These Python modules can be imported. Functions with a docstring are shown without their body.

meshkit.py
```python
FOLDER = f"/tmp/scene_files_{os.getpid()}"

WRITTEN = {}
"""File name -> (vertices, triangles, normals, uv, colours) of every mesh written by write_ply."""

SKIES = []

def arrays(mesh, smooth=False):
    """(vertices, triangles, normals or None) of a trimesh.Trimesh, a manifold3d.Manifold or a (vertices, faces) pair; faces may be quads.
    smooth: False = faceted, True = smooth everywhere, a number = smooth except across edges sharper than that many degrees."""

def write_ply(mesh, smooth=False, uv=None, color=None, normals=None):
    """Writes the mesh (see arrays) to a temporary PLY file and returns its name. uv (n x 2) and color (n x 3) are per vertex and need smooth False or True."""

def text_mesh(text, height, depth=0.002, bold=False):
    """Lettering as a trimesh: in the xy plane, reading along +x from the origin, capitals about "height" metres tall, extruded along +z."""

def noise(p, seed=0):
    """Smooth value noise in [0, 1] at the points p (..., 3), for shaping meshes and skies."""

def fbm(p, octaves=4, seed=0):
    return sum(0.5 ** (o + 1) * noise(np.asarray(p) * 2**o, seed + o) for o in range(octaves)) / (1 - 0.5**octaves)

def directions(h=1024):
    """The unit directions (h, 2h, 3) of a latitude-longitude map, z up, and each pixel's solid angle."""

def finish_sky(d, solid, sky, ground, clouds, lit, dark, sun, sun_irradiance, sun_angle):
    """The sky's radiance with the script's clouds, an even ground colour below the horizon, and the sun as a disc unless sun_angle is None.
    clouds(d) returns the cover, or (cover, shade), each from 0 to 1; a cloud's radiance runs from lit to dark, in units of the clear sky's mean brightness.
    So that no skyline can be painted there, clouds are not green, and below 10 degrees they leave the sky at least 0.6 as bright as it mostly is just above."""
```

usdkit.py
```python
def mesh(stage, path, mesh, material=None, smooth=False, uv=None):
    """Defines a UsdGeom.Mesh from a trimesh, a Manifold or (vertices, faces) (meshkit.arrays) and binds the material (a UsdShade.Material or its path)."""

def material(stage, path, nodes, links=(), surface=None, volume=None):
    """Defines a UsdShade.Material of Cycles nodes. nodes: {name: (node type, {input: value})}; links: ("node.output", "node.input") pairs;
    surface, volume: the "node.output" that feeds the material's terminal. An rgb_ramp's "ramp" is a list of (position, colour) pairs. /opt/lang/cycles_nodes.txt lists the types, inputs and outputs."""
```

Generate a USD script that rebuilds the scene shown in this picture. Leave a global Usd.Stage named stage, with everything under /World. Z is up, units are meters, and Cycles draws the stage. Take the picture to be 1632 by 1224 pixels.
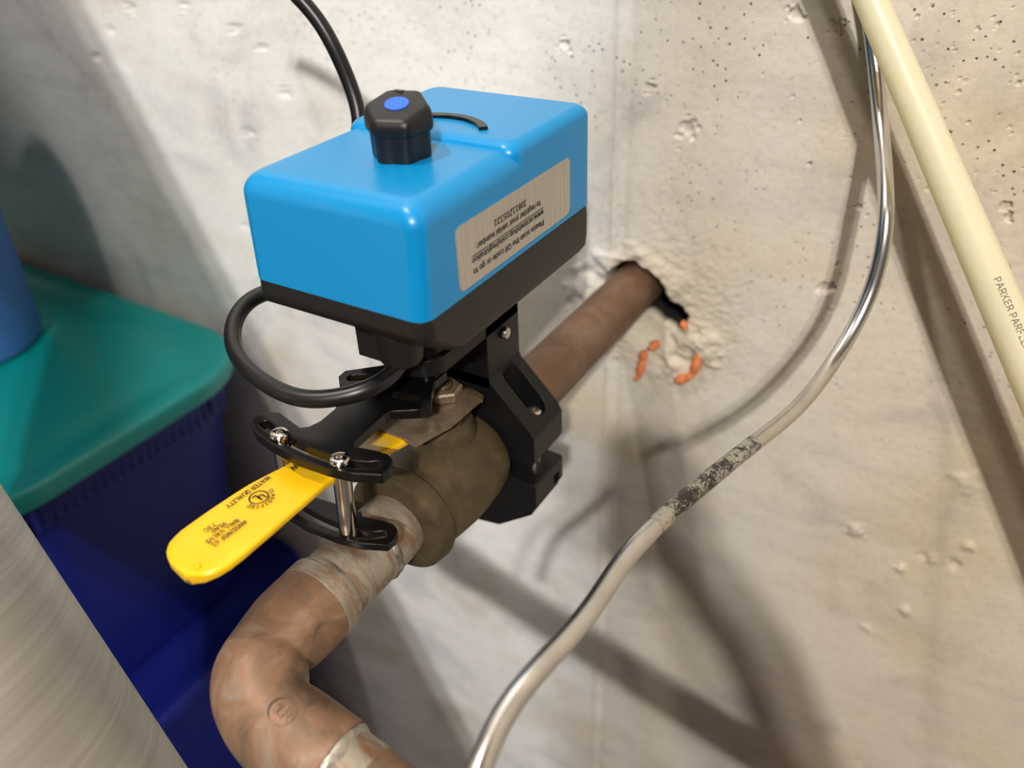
import math
import numpy as np
import trimesh
from scipy.interpolate import CubicSpline
from shapely.geometry import Polygon, LineString, Point, box as sbox
from shapely.ops import unary_union
from shapely import affinity
import usdkit, meshkit
from pxr import Usd, UsdGeom, UsdLux, Gf, Sdf, UsdShade

stage = Usd.Stage.CreateInMemory()
UsdGeom.SetStageUpAxis(stage, UsdGeom.Tokens.z)
UsdGeom.SetStageMetersPerUnit(stage, 1.0)
UsdGeom.Xform.Define(stage, '/World')
UsdGeom.Scope.Define(stage, '/World/Looks')

# ------------------------------------------------------------------ camera
# origin: the valve's stem axis crosses the pipe axis plane at x = 0, z = 0; the wall is at y = 0 (room at y < 0), z up
CAM_POS = (0.17377, -0.41872, 0.22925)
CX = (0.85617573, 0.51539873, -0.03643172)      # image right
CY = (0.25986738, -0.49048640, -0.83180048)     # image down
CZ = (-0.44657818, 0.70269996, -0.55387787)     # forward
cam = UsdGeom.Camera.Define(stage, '/World/camera')
cam.AddTransformOp().Set(Gf.Matrix4d(*CX, 0, *[-c for c in CY], 0, *[-c for c in CZ], 0, *CAM_POS, 1))
cam.CreateHorizontalApertureAttr(36.0)
cam.CreateVerticalApertureAttr(27.0)
cam.CreateFocalLengthAttr(36.0 * 1316.5 / 1632)
cam.CreateClippingRangeAttr(Gf.Vec2f(0.01, 50))
cam.CreateFStopAttr(7.0)
cam.CreateFocusDistanceAttr(0.31)
cam.CreateExposureAttr(0.0)


# ------------------------------------------------------------------ lights: two shaded bulbs in a dim cellar
def bulb(name, pos, radius, power, color):
    l = UsdLux.SphereLight.Define(stage, '/World/' + name)
    l.AddTranslateOp().Set(pos)
    l.CreateRadiusAttr(radius)
    l.CreateIntensityAttr(power)
    l.CreateColorAttr(color)
    return l


K = 7.0
bulb('key_lamp', (0.80, -1.71, 1.28), 0.024, 770.0 * K, (1.0, 0.965, 0.91))
bulb('key_lamp_001', (0.87, -1.67, 1.26), 0.024, 370.0 * K, (1.0, 0.965, 0.91))
bulb('ceiling_lamp', (-0.30, -0.52, 1.32), 0.030, 150.0 * K, (1.0, 0.92, 0.82))
dome = UsdLux.DomeLight.Define(stage, '/World/cellar_ambient')
dome.CreateIntensityAttr(0.006)
dome.CreateColorAttr((1.0, 0.95, 0.9))

WY = -0.007     # the face of the concrete wall

# ------------------------------------------------------------------ helpers
used = {}


def numbered(path):
    n = used.get(path, 0)
    used[path] = n + 1
    return path if n == 0 else f'{path}_{n:03d}'


def tag(prim, label=None, cat=None, group=None, kind=None):
    p = prim.GetPrim() if hasattr(prim, 'GetPrim') else prim
    for k, v in (('label', label), ('category', cat), ('group', group), ('kind', kind)):
        if v:
            p.SetCustomDataByKey(k, v)
    return p


def thing(name, label, cat, loc=(0, 0, 0), rotz=0, group=None):
    x = UsdGeom.Xform.Define(stage, numbered('/World/' + name))
    x.AddTranslateOp().Set(Gf.Vec3d(*loc))
    if rotz:
        x.AddRotateZOp().Set(rotz)
    x.loc = loc
    tag(x, label, cat, group)
    return x


def obj(name, m, mat, parent=None, smooth=30, label=None, at=None):
    """One Mesh prim; world-space vertices are moved into the parent's frame through `at`, the parent's location."""
    base = str(parent.GetPath()) if parent is not None else '/World'
    v, f = (m.vertices, m.faces) if hasattr(m, 'vertices') else m
    v = np.asarray(v, float)
    if at is not None:
        v = v - np.asarray(at, float)
    o = usdkit.mesh(stage, numbered(f'{base}/{name}'), (v, np.asarray(f)), mat, smooth=smooth)
    if label:
        tag(o, label)
    return o


def join(*ms):
    return trimesh.util.concatenate([m for m in ms])


def fix(m):
    m = trimesh.Trimesh(m.vertices, m.faces, process=True)
    trimesh.repair.fix_normals(m, multibody=True)
    return m


def loft(rings, cap=True):
    """Closed rings of equal length, bottom to top, as a closed surface."""
    R = np.asarray(rings, float)
    k, n = R.shape[:2]
    v = R.reshape(-1, 3)
    i, j = np.meshgrid(np.arange(k - 1), np.arange(n), indexing='ij')
    a, b = i * n + j, i * n + (j + 1) % n
    q = np.stack([a, b, b + n, a + n], -1).reshape(-1, 4)
    f = [q[:, [0, 1, 2]], q[:, [0, 2, 3]]]
    if cap:
        v = np.vstack([v, R[0].mean(0), R[-1].mean(0)])
        c0, c1 = len(v) - 2, len(v) - 1
        idx = np.arange(n)
        f.append(np.stack([np.full(n, c0), (idx + 1) % n, idx], 1))
        f.append(np.stack([np.full(n, c1), (k - 1) * n + idx, (k - 1) * n + (idx + 1) % n], 1))
    m = trimesh.Trimesh(v, np.vstack(f), process=False)
    return m


def rrect(x0, x1, y0, y1, r, z, n=8):
    r = max(min(r, (x1 - x0) / 2 - 1e-6, (y1 - y0) / 2 - 1e-6), 1e-5)
    out = []
    for cx, cy, a0 in ((x1 - r, y1 - r, 0), (x0 + r, y1 - r, 90), (x0 + r, y0 + r, 180), (x1 - r, y0 + r, 270)):
        for a in np.radians(np.linspace(a0, a0 + 90, n)):
            out.append((cx + r * math.cos(a), cy + r * math.sin(a), z))
    return np.array(out)


def frame_along(p):
    t = np.gradient(p, axis=0)
    t /= np.linalg.norm(t, axis=1, keepdims=True)
    a = np.cross(t[0], [0.31, 0.17, 0.93])
    A = []
    for k in range(len(p)):
        a = a - t[k] * (a @ t[k])
        a /= np.linalg.norm(a)
        A.append(a)
    A = np.array(A)
    return t, A, np.cross(t, A)


def tube(p, r, sides=24, cap=True):
    p = np.asarray(p, float)
    t, A, B = frame_along(p)
    th = np.arange(sides) * 2 * np.pi / sides
    r = np.broadcast_to(r, (len(p),))
    R = p[:, None] + r[:, None, None] * (np.cos(th)[None, :, None] * A[:, None] + np.sin(th)[None, :, None] * B[:, None])
    return loft(R, cap)


def spline(pts, n, per=None):
    pts = np.asarray(pts, float)
    s = np.r_[0, np.cumsum(np.linalg.norm(np.diff(pts, axis=0), axis=1))]
    return CubicSpline(s, pts)(np.linspace(0, s[-1], n))


def lathe(prof, origin, axis, sides=48, lobes=None):
    """prof: (distance along the axis, radius) pairs."""
    axis = np.asarray(axis, float) / np.linalg.norm(axis)
    a = np.cross(axis, [0.3, 0.9, 0.2] if abs(axis[1]) < 0.9 else [0.9, 0.1, 0.3])
    a /= np.linalg.norm(a)
    b = np.cross(axis, a)
    th = np.arange(sides) * 2 * np.pi / sides
    rings = []
    for d, r in prof:
        rr = r if lobes is None else r * lobes(th)
        rings.append(np.asarray(origin) + axis * d + np.outer(rr * np.cos(th), a) + np.outer(rr * np.sin(th), b))
    return loft(rings)


def prism(poly, z0, z1, bev=0.0, steps=3):
    """A polygon in the xy plane as a solid whose rim is rounded by bev."""
    polys = list(poly.geoms) if hasattr(poly, 'geoms') else [poly]
    out = []
    for p in polys:
        m = trimesh.creation.extrude_polygon(p, z1 - z0, engine='earcut')
        m.apply_translation((0, 0, z0))
        out.append(m)
    return join(*out)


def smooth_poly(pts, r=0.001, dense=0.0006):
    p = Polygon(pts)
    if not p.is_valid:
        p = p.buffer(0)
    p = p.buffer(r).buffer(-2 * r).buffer(r)
    return p.simplify(0.00004)


def bolt_head(center, axis, r, h, sides=24, recess=True):
    prof = [(0, 0.0001), (0, r * 0.9), (h * 0.12, r), (h * 0.55, r), (h * 0.85, r * 0.86), (h, r * 0.6)]
    if recess:
        prof += [(h, r * 0.36), (h * 0.5, r * 0.3), (h * 0.5, 0.0001)]
    else:
        prof += [(h, 0.0001)]
    return lathe(prof, center, axis, sides)


def xyzmat(m, M):
    m = m.copy()
    m.vertices = np.asarray(m.vertices) @ np.asarray(M, float)[:3, :3].T + np.asarray(M, float)[:3, 3]
    return m


def place_text(text, height, origin, right, up, depth=0.00012, bold=False, center=False, width=None):
    """Flat lettering on a surface: right and up are the reading directions."""
    m = meshkit.text_mesh(text, height, 1.0, bold)
    v = np.asarray(m.vertices).copy()
    w = v[:, 0].max() - v[:, 0].min()
    k = 1.0 if width is None else width / w
    v[:, 0] = (v[:, 0] - v[:, 0].min()) * k
    if center:
        v[:, 0] -= w * k / 2
    right = np.asarray(right, float) / np.linalg.norm(right)
    up = np.asarray(up, float)
    up = up - right * (up @ right)
    up /= np.linalg.norm(up)
    nrm = np.cross(right, up)
    P = np.asarray(origin, float) + v[:, :1] * right + v[:, 1:2] * up + (v[:, 2:3] > 0.5) * depth * nrm
    return trimesh.Trimesh(P, m.faces, process=False)


# ------------------------------------------------------------------ materials
L = '/World/Looks/'


def simple(name, color, rough=0.5, metal=0.0, bevel=0.0, bump=0.0, bscale=200.0, vary=0.0, vscale=40.0, **kw):
    nodes = {'p': ('principled_bsdf', {'base_color': color, 'roughness': rough, 'metallic': metal, **kw})}
    links = []
    if vary:
        nodes['g'] = ('geometry', {})
        nodes['n'] = ('noise_texture', {'scale': vscale, 'detail': 5.0, 'roughness': 0.6})
        nodes['r'] = ('rgb_ramp', {'ramp': [(0.3, tuple(c * (1 - vary) for c in color)), (0.7, tuple(min(1, c * (1 + vary)) for c in color))]})
        links += [('g.position', 'n.vector'), ('n.fac', 'r.fac'), ('r.color', 'p.base_color')]
    src = None
    if bevel:
        nodes['bev'] = ('bevel', {'radius': bevel, 'samples': 4})
        src = 'bev.bevel'
    if bump:
        nodes['g2'] = ('geometry', {})
        nodes['n2'] = ('noise_texture', {'scale': bscale, 'detail': 4.0})
        nodes['b'] = ('bump', {'strength': bump, 'distance': 0.0006})
        links += [('g2.position', 'n2.vector'), ('n2.fac', 'b.height')]
        if src:
            links.append((src, 'b.normal'))
        src = 'b.normal'
    if src:
        links.append((src, 'p.normal'))
    return usdkit.material(stage, L + name, nodes, links, surface='p.BSDF')


blue_plastic = simple('blue_plastic', (0.0, 0.24, 0.56), 0.33, bump=0.04, bscale=900.0)
black_plastic = simple('black_plastic', (0.012, 0.0105, 0.0098), 0.45, bevel=0.0008, specular_ior_level=0.4)
knob_plastic = simple('knob_plastic', (0.008, 0.008, 0.009), 0.4, bevel=0.0008, specular_ior_level=0.4)
dot_blue = simple('dot_blue', (0.01, 0.13, 0.72), 0.4)
black_coat = simple('black_coat', (0.003, 0.003, 0.0035), 0.25, bevel=0.0009, specular_ior_level=0.35)
black_metal = simple('black_metal', (0.005, 0.005, 0.0055), 0.45, bevel=0.001, specular_ior_level=0.35)
rubber = simple('rubber', (0.006, 0.006, 0.007), 0.36)
chrome = simple('chrome', (0.72, 0.67, 0.62), 0.13, 1.0)
steel = simple('steel', (0.62, 0.58, 0.53), 0.28, 1.0)
ink = simple('ink', (0.012, 0.012, 0.012), 0.6)
grey_ink = simple('grey_ink', (0.12, 0.10, 0.08), 0.7)
yellow_vinyl = simple('yellow_vinyl', (0.80, 0.48, 0.004), 0.30, vary=0.06, vscale=60.0, bump=0.05, bscale=150.0)
sealant = simple('sealant', (0.62, 0.19, 0.07), 0.6, bump=0.4, bscale=400.0)
teal_plastic = simple('teal_plastic', (0.0, 0.27, 0.265), 0.36, bump=0.1, bscale=120.0)
navy_plastic = simple('navy_plastic', (0.006, 0.012, 0.15), 0.42, specular_ior_level=0.25)
blue_tub = simple('blue_tub', (0.035, 0.13, 0.36), 0.5)
room_paint = simple('room_paint', (0.10, 0.09, 0.08), 0.9)
ceiling_paint = simple('ceiling_paint', (0.09, 0.06, 0.04), 0.9)
floor_cement = simple('floor_cement', (0.14, 0.13, 0.12), 0.8, vary=0.2, vscale=5.0)


def metal_mottled(name, ramp, scale, rough, metal, stretch=(1, 1, 1), bump=0.15, detail=6.0, rough2=None, coords='geometry'):
    nodes = {
        'g': ('geometry', {}),
        'm': ('mapping', {'scale': stretch}),
        'n': ('noise_texture', {'scale': scale, 'detail': detail, 'roughness': 0.62, 'distortion': 0.6}),
        'r': ('rgb_ramp', {'ramp': ramp}),
        'n2': ('noise_texture', {'scale': scale * 9, 'detail': 4.0}),
        'b': ('bump', {'strength': bump, 'distance': 0.0005}),
        'rr': ('map_range', {'from_min': 0.3, 'from_max': 0.7, 'to_min': rough, 'to_max': rough2 or rough + 0.15}),
        'p': ('principled_bsdf', {'metallic': metal}),
    }
    links = [('g.position', 'm.vector'), ('m.vector', 'n.vector'), ('n.fac', 'r.fac'), ('r.color', 'p.base_color'), ('m.vector', 'n2.vector'),
             ('n2.fac', 'b.height'), ('b.normal', 'p.normal'), ('n.fac', 'rr.value'), ('rr.result', 'p.roughness')]
    return usdkit.material(stage, L + name, nodes, links, surface='p.BSDF')


copper = metal_mottled('copper', [(0.32, (0.105, 0.066, 0.044)), (0.44, (0.185, 0.115, 0.072)), (0.55, (0.25, 0.138, 0.082)), (0.70, (0.29, 0.22, 0.165))], 62, 0.42, 0.3)
copper_old = metal_mottled('copper_old', [(0.3, (0.11, 0.06, 0.036)), (0.5, (0.165, 0.092, 0.055)), (0.7, (0.21, 0.145, 0.10))], 40, 0.5, 0.35)
tinned = metal_mottled('tinned', [(0.32, (0.24, 0.11, 0.06)), (0.45, (0.27, 0.20, 0.14)), (0.55, (0.34, 0.30, 0.24)), (0.72, (0.42, 0.38, 0.30))], 60, 0.38, 0.5, (1, 2.5, 1))
solder = metal_mottled('solder', [(0.3, (0.20, 0.17, 0.13)), (0.5, (0.38, 0.35, 0.29)), (0.7, (0.55, 0.52, 0.45))], 120, 0.34, 0.7, bump=0.4)
brass = metal_mottled('brass', [(0.3, (0.055, 0.040, 0.022)), (0.5, (0.085, 0.062, 0.032)), (0.66, (0.12, 0.085, 0.042)), (0.8, (0.20, 0.11, 0.045))], 55, 0.5, 0.4, bump=0.2)
dirty_steel = metal_mottled('dirty_steel', [(0.3, (0.12, 0.08, 0.048)), (0.5, (0.21, 0.155, 0.10)), (0.72, (0.32, 0.27, 0.20))], 90, 0.4, 0.55, bump=0.2)
aluminum = simple('aluminum', (0.64, 0.635, 0.625), 0.24, 1.0, vary=0.10, vscale=70.0)

# black scuffed residue on the aluminium tube
usdkit.material(stage, L + 'residue', {
    'g': ('geometry', {}),
    'm': ('mapping', {'scale': (1.0, 1.0, 1.6)}),
    'n': ('noise_texture', {'scale': 380.0, 'detail': 5.0, 'roughness': 0.7, 'distortion': 1.2}),
    'n2': ('noise_texture', {'scale': 95.0, 'detail': 3.0}),
    'mx': ('mix_float', {'fac': 0.42}),
    'r': ('rgb_ramp', {'ramp': [(0.45, (0, 0, 0)), (0.53, (1, 1, 1))]}),
    'c': ('mix', {'color1': (0.030, 0.025, 0.020), 'color2': (0.64, 0.62, 0.59)}),
    'mt': ('map_range', {'to_min': 0.0, 'to_max': 1.0}),
    'b': ('bump', {'strength': 0.5, 'distance': 0.0003, 'invert': True}),
    'p': ('principled_bsdf', {'roughness': 0.34}),
}, [('g.position', 'm.vector'), ('m.vector', 'n.vector'), ('g.position', 'n2.vector'), ('n.fac', 'mx.a'), ('n2.fac', 'mx.b'), ('mx.result', 'r.fac'), ('r.color', 'c.fac'),
    ('r.color', 'mt.value'), ('mt.result', 'p.metallic'), ('c.color', 'p.base_color'), ('n.fac', 'b.height'), ('b.normal', 'p.normal')], surface='p.BSDF')

# brushed duct: fine circumferential scratches (object space: z along the duct)
duct_metal = usdkit.material(stage, L + 'duct_metal', {
    't': ('texture_coordinate', {}),
    'm': ('mapping', {'scale': (9.0, 9.0, 420.0)}),
    'n': ('noise_texture', {'scale': 1.0, 'detail': 3.0, 'roughness': 0.6, 'distortion': 0.4}),
    'n2': ('noise_texture', {'scale': 14.0, 'detail': 4.0}),
    'mx': ('mix_float', {'fac': 0.35}),
    'r': ('rgb_ramp', {'ramp': [(0.3, (0.44, 0.42, 0.385)), (0.7, (0.66, 0.635, 0.59))]}),
    'b': ('bump', {'strength': 0.25, 'distance': 0.0003}),
    'p': ('principled_bsdf', {'metallic': 0.6, 'roughness': 0.5}),
}, [('t.object', 'm.vector'), ('m.vector', 'n.vector'), ('t.object', 'n2.vector'), ('n.fac', 'mx.a'), ('n2.fac', 'mx.b'), ('mx.result', 'r.fac'), ('r.color', 'p.base_color'), ('n.fac', 'b.height'), ('b.normal', 'p.normal')], surface='p.BSDF')

sticker = usdkit.material(stage, L + 'sticker', {
    'g': ('geometry', {}),
    'm': ('mapping', {'scale': (1.0, 1500.0, 30.0)}),
    'n': ('noise_texture', {'scale': 1.0, 'detail': 3.0}),
    'r': ('rgb_ramp', {'ramp': [(0.35, (0.46, 0.42, 0.37)), (0.65, (0.58, 0.54, 0.48))]}),
    'p': ('principled_bsdf', {'metallic': 0.55, 'roughness': 0.36}),
}, [('g.position', 'm.vector'), ('m.vector', 'n.vector'), ('n.fac', 'r.fac'), ('r.color', 'p.base_color')], surface='p.BSDF')

nylon = usdkit.material(stage, L + 'nylon', {
    'p': ('principled_bsdf', {'base_color': (0.74, 0.66, 0.45), 'roughness': 0.36, 'subsurface_weight': 0.55, 'subsurface_scale': 0.004, 'subsurface_radius': (1.0, 0.8, 0.35)}),
}, surface='p.BSDF')

# concrete: white old panel left of the seam, beige right of it
concrete = usdkit.material(stage, L + 'concrete', {
    'g': ('geometry', {}),
    'sx': ('separate_xyz', {}),
    # wobble of the colour borders
    'nw': ('noise_texture', {'scale': 9.0, 'detail': 4.0}),
    'wob': ('math', {'math_type': 'multiply_add', 'value2': 0.10, 'value3': -0.05}),
    'xx': ('math', {'math_type': 'add'}),
    'pos': ('map_range', {'from_min': -0.30, 'from_max': 0.30, 'to_min': 0.0, 'to_max': 1.0, 'clamp': True}),
    'base': ('rgb_ramp', {'ramp': [(0.0, (0.92, 0.925, 0.92)), (0.36, (0.91, 0.92, 0.92)), (0.44, (0.70, 0.70, 0.69)), (0.485, (0.60, 0.565, 0.51)), (0.55, (0.58, 0.53, 0.455)), (0.62, (0.63, 0.59, 0.525)), (0.74, (0.64, 0.57, 0.475)), (1.0, (0.63, 0.55, 0.445))]}),
    # broad mottling
    'n1': ('noise_texture', {'scale': 13.0, 'detail': 7.0, 'roughness': 0.6, 'distortion': 0.8}),
    'r1': ('rgb_ramp', {'ramp': [(0.30, (0.75, 0.75, 0.775)), (0.46, (0.96, 0.955, 0.95)), (0.62, (1.0, 1.0, 1.0))]}),
    'm1': ('mix', {'mix_type': 'multiply', 'fac': 1.0}),
    # wiped streaks
    'ms': ('mapping', {'scale': (7.0, 1.0, 30.0), 'rotation': (0.0, 0.35, 0.0)}),
    'n2': ('noise_texture', {'scale': 1.0, 'detail': 5.0, 'roughness': 0.6}),
    'r2': ('rgb_ramp', {'ramp': [(0.32, (0.84, 0.83, 0.83)), (0.5, (0.98, 0.98, 0.97)), (0.68, (1.0, 1.0, 1.0))]}),
    'm2': ('mix', {'mix_type': 'multiply', 'fac': 0.8}),
    # yellowish stains
    'n3': ('noise_texture', {'scale': 8.0, 'detail': 4.0, 'roughness': 0.55}),
    'caster3': ('mapping', {'location': (3.1, 0.0, 1.7)}),
    'r3': ('rgb_ramp', {'ramp': [(0.52, (0, 0, 0)), (0.70, (1, 1, 1))]}),
    'f3': ('math', {'math_type': 'multiply', 'value2': 0.45}),
    'm3': ('mix', {'color2': (0.56, 0.44, 0.24)}),
    # fine grain
    'n4': ('noise_texture', {'scale': 260.0, 'detail': 4.0, 'roughness': 0.65}),
    'r4': ('rgb_ramp', {'ramp': [(0.30, (0.80, 0.78, 0.75)), (0.5, (1, 1, 1))]}),
    'm4': ('mix', {'mix_type': 'multiply', 'fac': 0.55}),
    # mortar smear round the pipe
    'dm': ('mapping', {'location': (-0.022, 0.0, 0.022)}),
    'vl': ('math', {'math_type': 'power', 'value2': 2.0}),
    'sx2': ('separate_xyz', {}),
    'vl2': ('math', {'math_type': 'power', 'value2': 2.0}),
    'rad': ('math', {'math_type': 'add'}),
    'sq': ('math', {'math_type': 'sqrt'}),
    'nq': ('noise_texture', {'scale': 55.0, 'detail': 4.0}),
    'dq': ('math', {'math_type': 'multiply_add', 'value2': 0.045}),
    'rm': ('map_range', {'from_min': 0.052, 'from_max': 0.082, 'to_min': 0.6, 'to_max': 0.0, 'clamp': True}),
    'm5': ('mix', {'color2': (0.52, 0.455, 0.335)}),
    # air pinholes; the shade inside them is painted as dark brown
    'v': ('voronoi_texture', {'scale': 210.0}),
    'vr': ('map_range', {'from_min': 0.09, 'from_max': 0.15, 'to_min': 1.0, 'to_max': 0.0, 'clamp': True}),
    'nv': ('noise_texture', {'scale': 17.0, 'detail': 2.0}),
    'nvr': ('map_range', {'from_min': 0.44, 'from_max': 0.60, 'to_min': 0.0, 'to_max': 0.95, 'clamp': True}),
    'pm': ('math', {'math_type': 'multiply'}),
    'pmz': ('math', {'math_type': 'multiply'}),
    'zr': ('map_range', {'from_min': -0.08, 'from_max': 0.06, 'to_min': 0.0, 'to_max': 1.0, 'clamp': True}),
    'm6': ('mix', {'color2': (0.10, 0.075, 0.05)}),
    'yd': ('map_range', {'from_min': 0.001, 'from_max': 0.006, 'to_min': 0.0, 'to_max': 1.0, 'clamp': True}),  # behind the wall face: cavity shade of the pipe hole painted near-black
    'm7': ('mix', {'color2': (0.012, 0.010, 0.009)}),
    'b1': ('bump', {'strength': 0.35, 'distance': 0.001}),
    'b2': ('bump', {'strength': 0.8, 'distance': 0.0012, 'invert': True}),
    'p': ('principled_bsdf', {'roughness': 0.85, 'specular_ior_level': 0.25}),
}, [
    ('g.position', 'sx.vector'), ('g.position', 'nw.vector'), ('nw.fac', 'wob.value1'), ('sx.x', 'xx.value1'), ('wob.value', 'xx.value2'), ('xx.value', 'pos.value'), ('pos.result', 'base.fac'),
    ('g.position', 'n1.vector'), ('n1.fac', 'r1.fac'), ('base.color', 'm1.color1'), ('r1.color', 'm1.color2'),
    ('g.position', 'ms.vector'), ('ms.vector', 'n2.vector'), ('n2.fac', 'r2.fac'), ('m1.color', 'm2.color1'), ('r2.color', 'm2.color2'),
    ('g.position', 'caster3.vector'), ('caster3.vector', 'n3.vector'), ('n3.fac', 'r3.fac'), ('r3.color', 'f3.value1'), ('f3.value', 'm3.fac'), ('m2.color', 'm3.color1'),
    ('g.position', 'n4.vector'), ('n4.fac', 'r4.fac'), ('m3.color', 'm4.color1'), ('r4.color', 'm4.color2'),
    ('g.position', 'dm.vector'), ('dm.vector', 'sx2.vector'), ('sx2.x', 'vl.value1'), ('sx2.z', 'vl2.value1'), ('vl.value', 'rad.value1'), ('vl2.value', 'rad.value2'), ('rad.value', 'sq.value1'),
    ('g.position', 'nq.vector'), ('nq.fac', 'dq.value1'), ('sq.value', 'dq.value3'), ('dq.value', 'rm.value'), ('rm.result', 'm5.fac'), ('m4.color', 'm5.color1'),
    ('g.position', 'v.vector'), ('v.distance', 'vr.value'), ('g.position', 'nv.vector'), ('nv.fac', 'nvr.value'), ('vr.result', 'pm.value1'), ('nvr.result', 'pm.value2'),
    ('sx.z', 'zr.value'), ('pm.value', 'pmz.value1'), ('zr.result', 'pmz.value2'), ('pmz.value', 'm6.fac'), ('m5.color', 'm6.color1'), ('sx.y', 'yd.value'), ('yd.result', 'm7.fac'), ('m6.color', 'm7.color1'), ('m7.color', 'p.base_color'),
    ('n4.fac', 'b1.height'), ('pmz.value', 'b2.height'), ('b1.normal', 'b2.normal'), ('b2.normal', 'p.normal'),
], surface='p.BSDF')

# ------------------------------------------------------------------ the concrete wall, a height field with its hole, pits and lumps
rng = np.random.default_rng(11)
gx = np.unique(np.round(np.r_[-3.0, -2.0, np.arange(-1.3, -0.12, 0.0045), np.arange(-0.12, 0.05, 0.0012), np.arange(0.05, 0.22, 0.00055), np.arange(0.22, 0.25, 0.0015), np.arange(0.25, 0.46, 0.004), 0.7, 1.2, 2.0, 2.6], 5))
gz = np.unique(np.round(np.r_[-1.15, np.arange(-0.98, -0.32, 0.0045), np.arange(-0.32, -0.07, 0.0016), np.arange(-0.07, 0.05, 0.0009), np.arange(0.05, 0.185, 0.00055), np.arange(0.185, 0.2, 0.0015), np.arange(0.2, 0.42, 0.004), 0.6, 0.9, 1.3, 1.7], 5))
X, Zg = np.meshgrid(gx, gz, indexing='ij')
P3 = np.stack([X, np.zeros_like(X), Zg], -1)
near = (X > -1.25) & (X < 0.45) & (Zg > -0.97) & (Zg < 0.4)
H = np.zeros_like(X)                                # positive = out of the wall, into the room
H += np.where(near, 0.0020 * (meshkit.fbm(P3 * 6.0, 2, 1) - 0.5) + 0.0005 * (meshkit.fbm(P3 * 60.0, 3, 5) - 0.5), 0)
# form seam: a thin ridge with a groove beside it
seam = -0.0140 + 0.0006 * (Zg + 0.04) / 0.2 + 0.0015 * (meshkit.noise(P3 * 30.0, 3) - 0.5)
H += np.where(near, 0.0011 * np.exp(-((X - seam) / 0.0020) ** 2) - 0.0010 * np.exp(-((X - seam - 0.006) / 0.003) ** 2), 0)


def blob(x, z, r, h, seed=0, sharp=2.0, rough=0.5):
    d = np.hypot(X - x, Zg - z) / r
    m = d < 1.9
    q = d[m] * (1 + rough * (meshkit.noise(P3[m] * (1.3 / r), seed) - 0.5) * 2)
    H[m] += h * np.exp(-q ** sharp)


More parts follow.
